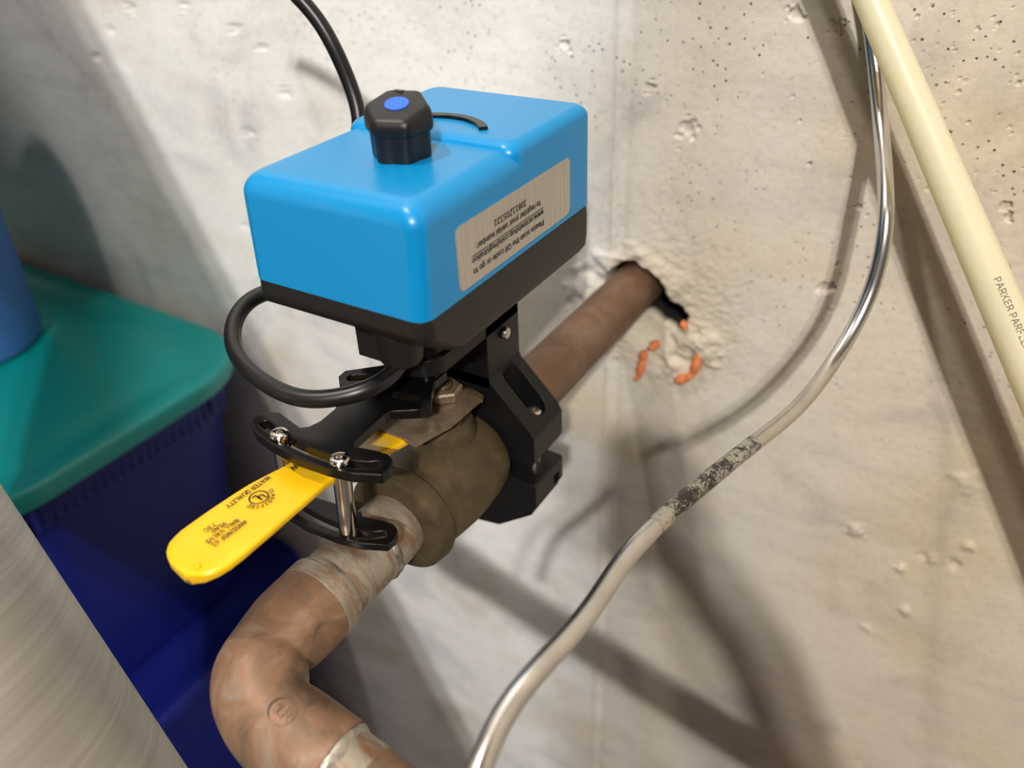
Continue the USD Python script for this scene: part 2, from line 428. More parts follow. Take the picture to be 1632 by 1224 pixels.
for i, (x, z, r, h) in enumerate([(0.1984, -0.0699, .0062, .0016), (0.1512, -0.1262, .0042, .0022), (0.1806, -0.1432, .0028, .0022), (0.1945, -0.1284, .0030, .0016), (0.206, -0.1278, .0028, -.0024),
                                  (0.2098, -0.1101, .0030, .0020), (0.1901, -0.1747, .0032, .0020), (0.1721, -0.2013, .003, .0012), (0.1900, -0.1290, .0034, -.0010)]):
    blob(x, z, r, h, 20 + i, 3.0)
for i, (x, z, r) in enumerate([(0.1082, 0.0258, .0036), (0.0261, 0.0992, .0048), (0.073, 0.1567, .0035), (0.0919, 0.1526, .0028), (0.1463, 0.111, .0016), (0.1766, 0.0825, .0024), (0.1793, 0.0779, .0022),
                               (0.1448, 0.0855, .0012), (0.1167, 0.0721, .0016), (-0.2969, 0.1273, .0050), (-0.3051, 0.0567, .0056), (-0.4015, 0.1347, .0048), (-0.2599, 0.0878, .0045), (-0.2753, 0.1169, .0036),
                               (-0.3441, 0.1393, .004), (-0.4307, 0.1166, .0034), (-0.4599, 0.0973, .004), (0.0899, 0.0895, .0012), (-0.33, -0.02, .004), (-0.25, 0.03, .0035), (0.004, 0.118, .003), (-0.045, 0.135, .004)]):
    blob(x, z, r * (.62 if x < 0 else .8), -0.0022, 50 + i, 4.0, 0.7)
for i in range(130):                                # air holes in the beige concrete, thickest at the upper right
    if i < 80:
        x, z = rng.normal(0.158, 0.022), rng.normal(0.138, 0.028)
    else:
        x, z = rng.uniform(0.02, 0.25), rng.uniform(-0.06, 0.19)
    r = rng.choice([.00035, .00045, .0006, .0008], p=[.45, .3, .17, .08])
    blob(x, z, r, -0.0014, 100 + i, 6.0, 0.15)
# mortar crust round the pipe hole
for i, (x, z, r, h) in enumerate([(-0.0302, -0.0063, .010, .004), (-0.0240, 0.0041, .008, -.004), (-0.0175, 0.012, .009, .004), (-0.0038, 0.022, .007, .003), (0.010, 0.0185, .009, .003), (0.022, 0.008, .010, .003),
                                  (0.041, -0.0245, .009, .004), (0.0480, -0.0235, .007, .0035), (0.0507, -0.0310, .006, .0035), (0.040, -0.0300, .004, -.003), (0.036, -0.0397, .007, -.0035), (0.0236, -0.0365, .008, .003),
                                  (0.030, -0.046, .007, .003), (0.0215, -0.046, .004, -.002), (0.0435, -0.0185, .003, -.004), (-0.010, -0.030, .012, .002), (0.018, -0.052, .006, .002)]):
    blob(x, z, r * .9, h * .7, 400 + i, 2.4, 0.6)
ring = np.hypot(X - 0.016, Zg + 0.012)
H += np.where(ring < 0.09, 0.0014 * np.exp(-((ring - 0.034) / 0.018) ** 2) * (meshkit.fbm(P3 * 90.0, 3, 9) - 0.35), 0)
H += np.where(ring < 0.08, 0.0009 * (meshkit.noise(P3 * 420.0, 13) - 0.5) * np.exp(-(ring / 0.055) ** 4), 0)
# grey hollow left by the pipe sleeve, below the pipe
blob(0.016, -0.024, 0.014, -0.006, 450, 2.5, 0.15)
# the hole itself
hole = unary_union([Point(0, 0).buffer(0.0172), Polygon([[-0.0097, 0.017], [0.0006, 0.0185], [0.0127, 0.0150], [0.0198, 0.0060], [0.0232, -0.0015], [0.0311, -0.0044], [0.0358, -0.0108], [0.0348, -0.0195], [0.0266, -0.0232], [0.0182, -0.0200], [0.01, -0.0150]])])
pts = np.array(hole.exterior.coords)
m = (np.abs(X) < 0.06) & (np.abs(Zg) < 0.06)
from shapely import contains_xy, distance, points
q = np.stack([X[m], Zg[m]], 1)
q = q + 0.0022 * (np.stack([meshkit.noise(np.c_[q, q[:, :1] * 0] * 220, 7), meshkit.noise(np.c_[q, q[:, :1] * 0] * 220, 8)], 1) - 0.5)
ins = contains_xy(hole, q[:, 0], q[:, 1])
dd = distance(points(q), hole.exterior)
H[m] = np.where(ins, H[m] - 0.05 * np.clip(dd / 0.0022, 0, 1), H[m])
V = np.stack([X, WY - H, Zg], -1).reshape(-1, 3)
nx, nz = len(gx), len(gz)
ii, jj = np.meshgrid(np.arange(nx - 1), np.arange(nz - 1), indexing='ij')
a = ii * nz + jj
q4 = np.stack([a, a + nz, a + nz + 1, a + 1], -1).reshape(-1, 4)
wall_mesh = trimesh.Trimesh(V, np.vstack([q4[:, [0, 1, 2]], q4[:, [0, 2, 3]]]), process=False)
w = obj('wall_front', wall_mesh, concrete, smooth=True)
tag(w, 'bare cast concrete wall with a rough hole where the copper pipe enters', kind='structure')


def slab(name, lo, hi, mat, label):
    m = trimesh.creation.box(bounds=[lo, hi])
    tag(obj(name, m, mat, smooth=False), label, kind='structure')


slab('floor', (-3.0, -4.0, -1.25), (2.6, 0.10, -1.15), floor_cement, 'grey cement cellar floor')
slab('ceiling', (-3.0, -4.0, 1.70), (2.6, 0.10, 1.80), ceiling_paint, 'dim brown timber cellar ceiling')
slab('wall_left', (-3.1, -4.0, -1.15), (-3.0, 0.10, 1.70), room_paint, 'plain cellar wall on the left')
slab('wall_right', (2.6, -4.0, -1.15), (2.7, 0.10, 1.70), room_paint, 'plain cellar wall on the right')
slab('wall_back', (-3.0, -4.1, -1.15), (2.6, -4.0, 1.70), room_paint, 'plain cellar wall behind the camera')

# ------------------------------------------------------------------ copper pipe run
R = 0.0143
run = thing('copper_pipe', 'weathered copper water pipe leaving the wall hole and turning at an elbow', 'pipe')
obj('pipe', lathe([(0, R - .001), (0, R), (0.2205, R), (0.2205, R - .001)], (0, 0.040, 0), (0, -1, 0), 64), copper_old, run)
obj('pipe', lathe([(0, R - .001), (0, R), (0.046, R), (0.046, R - .001)], (0, -0.2372, 0), (0, -1, 0), 64), tinned, run, label='silvery tinned copper stub between valve and elbow')
EC = np.array([0, -0.3250, 0.0])
u1 = np.array([0, -1.0, 0.0])
u2 = np.array([0.965, 0.0, -0.262])
u2 /= np.linalg.norm(u2)
rb = 0.0225                                          # bend radius of the centre line
ang = math.pi / 2
c = EC - u1 * rb + u2 * rb
arc = [c - u2 * rb * math.cos(t) + u1 * rb * math.sin(t) for t in np.linspace(0, ang, 20)]
RE = 0.0159
cup1 = np.linspace(EC - u1 * 0.0465, EC - u1 * rb, 8)
cup2 = np.linspace(EC + u2 * rb, EC + u2 * 0.043, 9)
line = np.vstack([cup1[:-1], arc, cup2[1:]])
n = len(line)
rad = np.full(n, RE)
s = np.r_[0, np.cumsum(np.linalg.norm(np.diff(line, axis=0), axis=1))]
sm = s / s[-1]
rad = RE - 0.0016 * np.exp(-((sm - 0.36) / 0.08) ** 2) - 0.0008 * np.exp(-((sm - 0.66) / 0.10) ** 2)
obj('elbow', tube(np.vstack([line[:1] - u1 * -0.0001, line]), np.r_[RE - .0012, rad], 64), copper, run, smooth=50)
obj('pipe', lathe([(0, R - .001), (0, R), (0.34, R), (0.34, R - .001)], EC + u2 * 0.028, u2, 64), copper, run)


def solder_ring(center, axis, r, wid, seed):
    axis = np.asarray(axis, float) / np.linalg.norm(axis)
    m = lathe([(-wid, r - 0.0004), (-wid * .6, r + .0005), (0, r + .0009), (wid * .5, r + .0004), (wid, r - 0.0004)], center, axis, 72)
    v = np.asarray(m.vertices)
    rel = v - center
    radial = rel - np.outer(rel @ axis, axis)
    ln = np.linalg.norm(radial, axis=1, keepdims=True)
    m.vertices = v + np.where(ln > 1e-4, radial / np.maximum(ln, 1e-6), 0) * (meshkit.noise(v * 260, seed) - 0.35)[:, None] * 0.0011 + np.outer((meshkit.noise(v * 160, seed + 1) - .5) * 0.0016, axis)
    return m


obj('solder_ring', solder_ring(EC - u1 * 0.0470, -u1, R + .0005, 0.0026, 3), solder, run)
obj('solder_ring', solder_ring(np.array([0, -0.2520, 0]), -u1, R - .0002, 0.0022, 5), solder, run)
obj('solder_ring', solder_ring(EC + u2 * 0.0440, u2, R + .0002, 0.0026, 8), solder, run)
obj('solder_smear', lathe([(0, R), (0, R + .00012), (.0105, R + .00012), (.0110, R - .0002)], EC + u2 * .0440, u2, 64), tinned, run)
obj('solder_smear', lathe([(0, RE - .0002), (0.0003, RE + .00014), (.0060, RE + .00014), (.0064, RE - .0003)], EC - u1 * .0466, u1, 64), tinned, run)
# maker's stamp in a ring on the elbow
sa = EC + u2 * 0.0235
sn = np.array(CAM_POS) - sa
sn -= u2 * (sn @ u2)
sn /= np.linalg.norm(sn)
sn = sn * .97 + np.cross(u2, sn) * 0.24 * (1 if np.cross(u2, sn) @ np.array(CY) < 0 else -1)
sn -= u2 * (sn @ u2)
sn /= np.linalg.norm(sn)
st_c = sa + sn * RE
sw = np.cross(sn, u2)
ringp = Point(0, 0).buffer(.0046).difference(Point(0, 0).buffer(.0042))
sm_ = join(prism(ringp, -.0004, .00016))
sv_ = np.asarray(sm_.vertices)
def on_cyl(x_, y_, h_):
    a_ = y_ / RE
    return sa + np.outer(x_, u2) + (RE + h_)[:, None] * (np.cos(a_)[:, None] * sn + np.sin(a_)[:, None] * sw)
ring_m = trimesh.Trimesh(on_cyl(sv_[:, 0], sv_[:, 1], sv_[:, 2]), sm_.faces, process=False)
tx_ = meshkit.text_mesh('1R', .0036, 1.0)
tv_ = np.asarray(tx_.vertices)
text_m = trimesh.Trimesh(on_cyl(tv_[:, 0] - np.ptp(tv_[:, 0]) / 2, tv_[:, 1] - .0018, np.where(tv_[:, 2] > .5, .00016, -.0004)), tx_.faces, process=False)
obj('stamp', join(ring_m, text_m), copper, run, label='small raised size stamp in a ring')

# ------------------------------------------------------------------ ball valve
VY = -0.198
val = thing('ball_valve', 'old brass ball valve with a yellow lever, clamped under the blue actuator', 'valve', (0, VY, 0))
AT = (0, VY, 0)
prof = [(0, .0155), (0, .0205), (.0012, .0228), (.0075, .0236), (.0090, .0230), (.0100, .0219), (.0140, .0216), (.0190, .0222), (.0290, .0232), (.0390, .0232), (.0460, .0226), (.0530, .0214), (.0552, .0204), (.0560, .0150)]
body = lathe(prof, (0, -0.2370, 0), (0, 1, 0), 72)
obj('body', body, brass, val, at=AT, smooth=35)
neck = lathe([(0.010, .0125), (0.0235, .0125), (.0262, .0118), (.0285, .0112), (.0292, .0100)], AT, (0, 0, 1), 48)
obj('bonnet', neck, brass, val, at=AT)
obj('packing_nut', lathe([(.0285, .0060), (.0285, .0102), (.0300, .0106), (.0335, .0106), (.0348, .0098), (.0348, .006)], AT, (0, 0, 1), 6), brass, val, at=AT, smooth=15)
obj('stem', lathe([(.030, .0042), (.0450, .0042), (.0458, .0036), (.0458, .0014), (.0440, .0012), (.0440, .0001)], AT, (0, 0, 1), 32), brass, val, at=AT)
# flat steel plate of the lever, its far lip bent down
pl = Polygon([(-.0105, VY - .030), (.0075, VY - .030), (.0112, VY - .013), (.0118, VY + .009), (.0104, VY + .012), (-.0104, VY + .012), (-.0118, VY + .009), (-.0115, VY - .013)])
pm = trimesh.creation.extrude_polygon(pl.buffer(.001), .0022, engine='earcut').subdivide_to_size(0.0025)
pv = np.asarray(pm.vertices).copy()
pv[:, 2] += 0.0352 + 0.0020
pv[:, 2] -= 0.55 * np.clip(pv[:, 1] - (VY + .0075), 0, 1)
pv[:, 2] -= 0.35 * np.clip(pv[:, 0] - .0065, 0, 1)
obj('lever_plate', trimesh.Trimesh(pv, pm.faces, process=False), dirty_steel, val, at=AT, smooth=40)
obj('lever_nut', lathe([(.0392, .003), (.0392, .0076), (.0400, .0082), (.0430, .0082), (.0438, .0074), (.0438, .0042)], AT, (0, 0, 1), 6), dirty_steel, val, at=AT, smooth=15)
# yellow vinyl grip: stations (centre x, y, half width, z top)
stn = [(-.0040, -.2240, .0092, .0392), (-.0058, -.2300, .0095, .0386), (-.0070, -.2375, .0096, .0396), (-.0076, -.2470, .0097, .0422), (-.0088, -.2570, .0098, .0446), (-.0098, -.2680, .0101, .0458), (-.0113, -.2810, .0120, .0461),
       (-.0122, -.2965, .0130, .0461), (-.0127, -.3085, .0133, .0459), (-.0126, -.3135, .0125, .0456), (-.0120, -.3171, .0104, .0452), (-.0110, -.3196, .0068, .0447), (-.0102, -.3208, .0022, .0443)]
S = spline([(a_, b_, d_) for a_, b_, c_, d_ in stn], 60)
hw = np.interp(S[:, 1][::-1], [s_[1] for s_ in stn][::-1], [s_[2] for s_ in stn][::-1])[::-1]
rings = []
for (x, y, z), h_ in zip(S, hw):
    th_ = np.linspace(0, 2 * np.pi, 40, endpoint=False)
    ex = 0.30
    cxx = np.sign(np.cos(th_)) * np.abs(np.cos(th_)) ** 0.42 * h_
    czz = np.sign(np.sin(th_)) * np.abs(np.sin(th_)) ** 0.62 * 0.0022
    dish = 0.0006 * (cxx / h_) ** 2
    rings.append(np.stack([x + cxx, np.full(40, y) + 0.10 * cxx, z - 0.0026 + czz + dish], 1))
grip = obj('lever', fix(loft(rings)), yellow_vinyl, val, at=AT, smooth=50, label='yellow vinyl lever grip with black print')
obj('drip', lathe([(0, .0001), (0, .0012), (.0008, .0010), (.0012, .0001)], (-.0082, -.3174, .0447), (0, -.3, 1), 16), yellow_vinyl, val, at=AT)
# print on the grip: reads towards the free end, tops of the letters to the valve's right side
td = np.array([-0.075, -0.997, 0.0])
tu = np.array([-0.0, 0, 0]) + np.cross([0, 0, 1], td)
zt = 0.0463
tp = lambda x, y: np.array([x + .0058, y - .0046, zt])
prints = [place_text('WATER QUALITY', .0021, tp(-.0253, -.2715), td, tu, width=.0185),
          place_text('ANSI/NSF 61', .0019, tp(-.0156, -.2915), td, tu, width=.0135),
          place_text('BALL VALVE', .0019, tp(-.0184, -.2925), td, tu, width=.0125),
          place_text('9EA0', .0019, tp(-.0211, -.2955), td, tu, width=.0052),
          place_text('73C', .0019, tp(-.0237, -.2975), td, tu, width=.0042),
          place_text('W', .0024, tp(-.0212, -.2618), td, tu)]
cc = np.array([-.0196, -.2812])
cq = cc + np.array([.0058, -.0046])
prints.append(prism(Point(*cq).buffer(.0034).difference(Point(*cq).buffer(.0030)), zt, zt + .00012))
prints += [place_text('U', .0026, tp(*(cc + np.array([-.0001, .0018]) - .0004 * tu[:2])), td, tu, bold=True), place_text('L', .0026, tp(*(cc - .0002 * td[:2] - .0018 * tu[:2])), td, tu, bold=True)]
for k_, ch in enumerate('CLASSIFIED'):
    a_ = math.radians(172 - k_ * 18.2)
    radial = math.cos(a_) * td + math.sin(a_) * tu   # letters stand on the ring, tops outwards
    o_ = cc + radial[:2] * .0041
    prints.append(place_text(ch, .0014, tp(o_[0], o_[1]), np.cross(radial, [0, 0, 1]), radial, center=True))
obj('print', join(*prints), ink, grip, at=AT, smooth=False)

# ------------------------------------------------------------------ valve actuator
AY = -0.207
act = thing('valve_actuator', 'bright blue electric valve actuator on a black bracket, clamped over the pipe', 'valve actuator', (0, AY, 0))
AT = (0, AY, 0)
X0, X1, Y0, Y1, ZS = -0.0412, 0.0330, -0.2455, -0.1310, 0.1045
ZT = 0.1415


def shell(y0, y1, zt, r_edge, draft_f=0.0028, draft=0.0012, n=9):
    rr = []
    for k in range(3):
        t_ = k / 2 * (1 - r_edge / (zt - ZS))
        z = ZS + (zt - ZS) * t_
        rr.append(rrect(X0 + draft * t_, X1 - draft * t_, y0 + draft_f * t_, y1 - draft * t_, .0055, z, 10))
    bx = t_
    for a_ in np.radians(np.linspace(0, 90, n))[1:]:
        ins_ = r_edge * (1 - math.cos(a_))
        z = zt - r_edge + r_edge * math.sin(a_)
        rr.append(rrect(X0 + draft * bx + ins_, X1 - draft * bx - ins_, y0 + draft_f * bx + ins_, y1 - draft * bx - ins_, .0055 - ins_ * .3, z, 10))
    return loft(rr)


front = shell(Y0, Y1, ZT, 0.0075, draft_f=0.0018, draft=0.0002)
back = shell(-0.1900, Y1, ZT + 0.0024, 0.0046, draft_f=0.0010, draft=0.0002)
cover = obj('cover', join(front, back), blue_plastic, act, at=AT, smooth=40, label='bright blue moulded plastic cover')
# black base: shallow at the front where its underside is cut back, deeper behind
def base_ring(z, ins_=0.0):
    f_ = Y0 + max(0, (0.0965 - z)) * 1.45
    return rrect(X0 + ins_, X1 - ins_, f_ + ins_, Y1 - ins_ * 3, .0055, z, 10)
base = loft([base_ring(z, i_) for z, i_ in ((.0852, .0022), (.0858, .0010), (.0875, .0002), (.0920, 0), (.0965, 0), (.1000, 0), (.1042, .0002))])
obj('base', base, black_plastic, act, at=AT, smooth=40)
# knob
hexl = lambda th_: 1.0 / np.maximum(np.cos((th_ + 0.35) % (np.pi / 3) - np.pi / 6), 0.1) * 0.955
fl = lambda th_: 0.93 + 0.07 * np.cos(6 * (th_ + 0.35 - np.pi / 6 + np.pi / 6))
knob_body = lathe([(0, .001), (0, .0096), (.0012, .0100), (.0095, .0102), (.0095, .001)], (0, AY, ZT - .0004), (0, 0, 1), 96, lambda th_: 0.945 + 0.06 * np.cos(6 * (th_ + 0.35)))
cap_p = [(.0090, .001), (.0090, .0104), (.0098, .0108), (.0125, .0108), (.0142, .0104), (.0152, .0097), (.0157, .0086), (.0157, .0001)]
knob_cap = lathe(cap_p, (0, AY, ZT), (0, 0, 1), 96, lambda th_: np.minimum(1.06, 0.955 / np.cos((th_ + 0.35) % (np.pi / 3) - np.pi / 6)))
kv = np.asarray(knob_cap.vertices).copy()
kw = np.clip((kv[:, 2] - ZT - .0098) / .0055, 0, 1)
kv[:, 2] += kw * (.0012 - 0.26 * (.42 * kv[:, 0] - .91 * (kv[:, 1] - AY)))
knob_cap = trimesh.Trimesh(kv, knob_cap.faces, process=False)
kn = obj('knob', join(knob_body, knob_cap), knob_plastic, act, at=AT, smooth=35)
obj('cap_dot', lathe([(0, .0001), (0, .0040), (.0003, .0040), (.0003, .0001)], (0.0, AY, ZT + .0169), (.109, -.237, 1), 32), dot_blue, kn, at=AT, label='round blue dot on the knob')
obj('notch', trimesh.creation.box(bounds=[(-.0062, AY + .0062, ZT + .0170), (-.0026, AY + .0080, ZT + .0191)]), black_coat, kn, at=AT, smooth=False)
# curved position window right of the knob
ic = np.array([-.0030, -.1920])
ia = [(ic[0] + .0216 * math.cos(a_), ic[1] + .0216 * math.sin(a_)) for a_ in np.radians(np.linspace(140, 38, 24))]
ipoly = LineString(ia).buffer(.0016, cap_style=2)
obj('position_scale', prism(ipoly, ZT + .0020, ZT + .0036), black_coat, act, at=AT, smooth=30)
# sticker on the right face
lab_poly = sbox(-0.2262, 0.1067, -0.1504, 0.1289).buffer(-.003).buffer(.003)
lm = trimesh.creation.extrude_polygon(lab_poly, .00022, engine='earcut')
lv = np.asarray(lm.vertices)
def side_x(z):
    return X1 - 0.0002 * np.clip((z - ZS) / (ZT - ZS), 0, 1)
lm = trimesh.Trimesh(np.stack([side_x(lv[:, 1]) + .00004 + lv[:, 2], lv[:, 0], lv[:, 1]], 1), lm.faces, process=True)
trimesh.repair.fix_normals(lm)
stick = obj('label', lm, sticker, act, at=AT, smooth=False, label='silver foil sticker with upside-down print')
lx = lambda y, z: np.array([side_x(z) + .0003, y, z])
rd, ru = (0, -1, 0), (0.0, 0, -1)
tl = [place_text('Please scan the QR code or go to', .00215, lx(-.1712, .1117), rd, ru, width=.0468),
      place_text('www.econetshop.com/registration', .00215, lx(-.1712, .1157), rd, ru, width=.0470),
      place_text('to register your serial number:', .00215, lx(-.1734, .1198), rd, ru, width=.0420),
      place_text('I0811Z05322', .00230, lx(-.1835, .1236), rd, ru, width=.0205)]
ul = trimesh.creation.box(bounds=[(float(side_x(.116)) + .0003, -.2182, .11625), (float(side_x(.116)) + .00042, -.1712, .11645)])
tl = [m_ for m_ in tl] + [ul]
obj('print', join(*tl), ink, stick, at=AT, smooth=False)
# bracket: column behind the stem with an arm that reaches forward over it
BX, BY0, BY1 = 0.0107, -0.1800, -0.1550
col = trimesh.creation.box(bounds=[(-BX, BY0, .0350), (BX, BY1, .0860)])
obj('bracket', join(col, prism(unary_union([sbox(-BX, AY, BX, BY1), Point(0, AY).buffer(BX)]), .0600, .0672)), black_metal, act, at=AT, smooth=30)
obj('shaft', lathe([(0, .001), (0, .0048), (.0085, .0048), (.0090, .0088), (.0360, .0098), (.0360, .001)], (0, AY, .0512), (0, 0, 1), 36), black_coat, act, at=AT)
obj('bracket_screw', bolt_head((BX, -.1672, .0560), (1, 0, 0), .0027, .0026, 24, False), steel, act, at=AT)
obj('gear_housing', trimesh.creation.box(bounds=[(-.0318, -.2095, .0560), (.0060, -.1600, .0860)]), black_plastic, act, at=AT, smooth=False)
obj('housing_screw', bolt_head((-.0318, -.2040, .0660), (-1, 0, 0), .0026, .0018, 16, False), black_coat, act, at=AT)
# saddle clamp that flares out over the pipe; profile in the xz plane, pushed along y
def xz_prism(poly, y0, y1):
    m_ = trimesh.creation.extrude_polygon(poly, y1 - y0, engine='earcut')
    v_ = np.asarray(m_.vertices)
    m_ = trimesh.Trimesh(np.stack([v_[:, 0], y0 + v_[:, 2], v_[:, 1]], 1), m_.faces, process=True)
    trimesh.repair.fix_normals(m_)
    return m_
half = [(0, .0400), (.0108, .0400), (.0116, .0380), (.0298, .0190), (.0318, .0155), (.0318, .0030), (.0305, .0005), (.0200, .0005), (.0165, .0005)]
notch = [(.0165, .0005), (.0100, .0155), (0, .0165)]
sad = Polygon(half + notch[1:] + [(-a_, b_) for a_, b_ in notch[1:-1][::-1]] + [(-a_, b_) for a_, b_ in half[::-1][:-1]])
import manifold3d as mf
def to_mf(m_):
    m_ = trimesh.Trimesh(m_.vertices, m_.faces, process=True)
    m_.merge_vertices()
    trimesh.repair.fix_normals(m_)
    return mf.Manifold(mf.Mesh(np.asarray(m_.vertices, np.float32), np.asarray(m_.faces, np.uint32)))
def from_mf(M_):
    k_ = M_.to_mesh()
    return trimesh.Trimesh(np.asarray(k_.vert_properties)[:, :3], np.asarray(k_.tri_verts), process=False)
saddle = to_mf(xz_prism(sad, BY0, BY1))
for sgn in (-1, 1):                                  # counterbored bolt windows in both flared feet
    sl = prism(LineString([(sgn * .0150, (BY0 + BY1) / 2 + .001), (sgn * .0232, (BY0 + BY1) / 2 + .001)]).buffer(.0057), .0065, .0500)
    saddle = saddle - to_mf(sl)
obj('saddle_clamp', from_mf(saddle), black_metal, act, at=AT, smooth=25)
jaw_half = [(0, -.0165), (.0100, -.0155), (.0150, -.0095), (.0312, -.0100), (.0320, -.0112), (.0320, -.0225), (.0306, -.0240), (.0295, -.0280), (.0115, -.0420), (0, -.0440)]
jaw = Polygon(jaw_half + [(-a_, b_) for a_, b_ in jaw_half[::-1][1:-1]])
jm = to_mf(xz_prism(jaw, BY0, BY1)) - to_mf(trimesh.creation.box(bounds=[(.0250, BY1 - .0085, -.0250), (.0400, BY1 - .0035, -.0165)]))
obj('clamp_jaw', from_mf(jm), black_metal, act, at=AT, smooth=25)
for sgn in (-1, 1):
    bc = (sgn * .0240, (BY0 + BY1) / 2 + .001, 0)
    obj('clamp_bolt', join(bolt_head((bc[0], bc[1], .0160), (0, 0, 1), .0043, .0044), lathe([(0, .0001), (0, .0029), (.035, .0029), (.035, .0001)], (bc[0], bc[1], -.018), (0, 0, 1), 20)), steel, act, at=AT)
# swinging arm: hub plate with two short slots, neck and a wide slotted anchor over the lever
anchor = smooth_poly([[-0.0369, -0.2644], [-0.0394, -0.2601], [-0.0368, -0.256], [-0.0326, -0.2542], [-0.027, -0.2557], [-0.0198, -0.2575], [0.0032, -0.255], [0.0052, -0.2567], [0.0128, -0.255], [0.0181, -0.2545],
                      [0.0215, -0.2561], [0.0234, -0.26], [0.0231, -0.2642], [0.014, -0.2684], [0.0046, -0.2702], [-0.0094, -0.271], [-0.0234, -0.2694], [-0.032, -0.2674]], .0009)
slot = LineString(spline([[-.0328, -.2618], [-.0250, -.2640], [-.0128, -.2658], [.0010, -.2658], [.0110, -.2645], [.0180, -.2606]], 30)).buffer(.0019)
neck_p = Polygon([(-.0198, -.2580), (-.0169, -.2554), (-.0156, -.2509), (-.0160, -.2426), (-.0200, -.2318), (-.0255, -.2292), (-.0296, -.2250), (-.0300, -.2205), (-.0254, -.2162), (-.0190, -.2100), (-.0090, -.1985), (.0020, -.1970), (.0060, -.2020), (.0062, -.2110), (.0098, -.2175),
                  (.0136, -.2230), (.0118, -.2282), (.0030, -.2339), (.0024, -.2364), (.0032, -.2550), (.0010, -.2600), (-.0150, -.2600)])
arm_poly = unary_union([anchor, neck_p.buffer(.0008).buffer(-.0008)]).buffer(.0010).buffer(-.0020).buffer(.0010)
arm_poly = arm_poly.difference(slot).difference(LineString([(-.0240, -.2232), (-.0200, -.2205)]).buffer(.0024)).difference(LineString([(-.0018, -.2243), (.0060, -.2230)]).buffer(.0018))
obj('arm', prism(arm_poly, .0512, .0550), black_coat, act, at=AT, smooth=30)
low = affinity.translate(anchor, -.0048, .0022).difference(affinity.translate(slot, -.0048, .0022))
obj('lower_arm', prism(low, .0158, .0188), black_coat, act, at=AT, smooth=30)
for x, y in ((-.0222, -.2648), (.0062, -.2656)):
    top_, bot_ = np.array([x, y, .0512]), np.array([x - .0048, y + .0022, .0188])
    ln_ = float(np.linalg.norm(top_ - bot_))
    obj('post', lathe([(0, .001), (0, .0033), (ln_, .0033), (ln_, .001)], bot_, top_ - bot_, 32), chrome, act, at=AT)
    obj('screw', bolt_head((x, y, .0550), (0, 0, 1), .0035, .0022, 28), chrome, act, at=AT)
    obj('screw_shank', lathe([(0, .001), (0, .0016), (.0045, .0016), (.0045, .001)], (x, y, .0510), (0, 0, 1), 16), steel, act, at=AT)
# gland and power cable
obj('cable_gland', lathe([(0, .001), (0, .0070), (.0012, .0078), (.0170, .0098), (.0170, .001)], (.0030, -.2235, .0715), (0, 0, 1), 40), black_plastic, act, at=AT)
cable = [(.0030, -.2235, .0760), (.0034, -.2262, .0715), (.0038, -.2330, .0698), (0.002, -0.2412, 0.0693), (-0.006, -0.2491, 0.0676), (-0.0185, -0.2549, 0.0667), (-0.0332, -0.2552, 0.0674), (-0.0507, -0.2508, 0.0691), (-0.0648, -0.2421, 0.0715), (-0.0722, -0.2311, 0.0752),
         (-0.073, -0.2213, 0.0774), (-0.0687, -0.2114, 0.0785), (-0.0665, -0.1871, 0.0845), (-0.0720, -0.158, 0.1074), (-0.0755, -0.142, 0.1277), (-0.0807, -0.1393, 0.1426), (-0.0858, -0.1401, 0.1565), (-0.092, -0.1411, 0.1675), (-0.0988, -0.143, 0.1759), (-0.1066, -0.1457, 0.1843), (-.125, -.152, .20), (-.15, -.16, .215)]
obj('power_cable', tube(spline(cable, 220), .0033, 24), rubber, act, at=AT, smooth=True)

# ------------------------------------------------------------------ tubes on the right
TUBE = [[0.0700, -0.012, 0.5200], [0.0730, -0.012, 0.3600], [0.0860, -0.012, 0.2150], [0.1043, -0.0125, 0.1614], [0.1112, -0.0135, 0.1411], [0.1212, -0.0263, 0.1173], [0.1308, -0.0483, 0.0994], [0.1347, -0.0578, 0.0898], [0.1368, -0.0688, 0.0608], [0.1306, -0.0924, 0.0344], [0.1238, -0.1223, 0.0257],
        [0.116, -0.1524, 0.0259], [0.1109, -0.1821, 0.0306], [0.1057, -0.2096, 0.0335], [0.1031, -0.232, 0.0365], [0.1016, -0.2479, 0.0364], [0.1017, -0.2662, 0.0371], [0.1008, -0.2827, 0.0385], [0.0993, -0.2982, 0.0399], [0.0983, -0.31, 0.0386],
        [0.0997, -0.3249, 0.0356], [0.1030, -0.345, 0.0240]]
tp_ = spline(TUBE, 480)
at_ = thing('aluminum_tube', 'thin bent aluminum tube in front of the wall with a dark scuffed patch midway', 'metal tube')
obj('tube', tube(tp_, .0033, 28), aluminum, at_, smooth=True)
# the stretch with black residue lies between these two points
ia_ = np.argmin(np.linalg.norm(tp_ - np.array([.1160, -.1530, .0259]), axis=1))
ib_ = np.argmin(np.linalg.norm(tp_ - np.array([.1040, -.2250, .0355]), axis=1))
obj('residue', tube(tp_[ia_:ib_ + 1], .00338, 28, False), L + 'residue', at_, smooth=True, label='black scuffed residue on bare metal')

pa, pb = np.array([0.1108, -0.0471, 0.1704]), np.array([0.2050, -0.0611, 0.0319])
du = (pb - pa) / np.linalg.norm(pb - pa)
PR = 0.0082
ny = thing('nylon_tube', 'cream coloured nylon tube with small print, slanting across the upper right corner', 'plastic tube', tuple(pa))
obj('tube', lathe([(-.24, .0046), (-.24, .0058), (0, .0058), (.12, .0060), (.29, .0088), (.42, .0096), (1.71, .0096), (1.71, .0080)], pa - du * 0.12, du, 48), nylon, ny, at=pa)
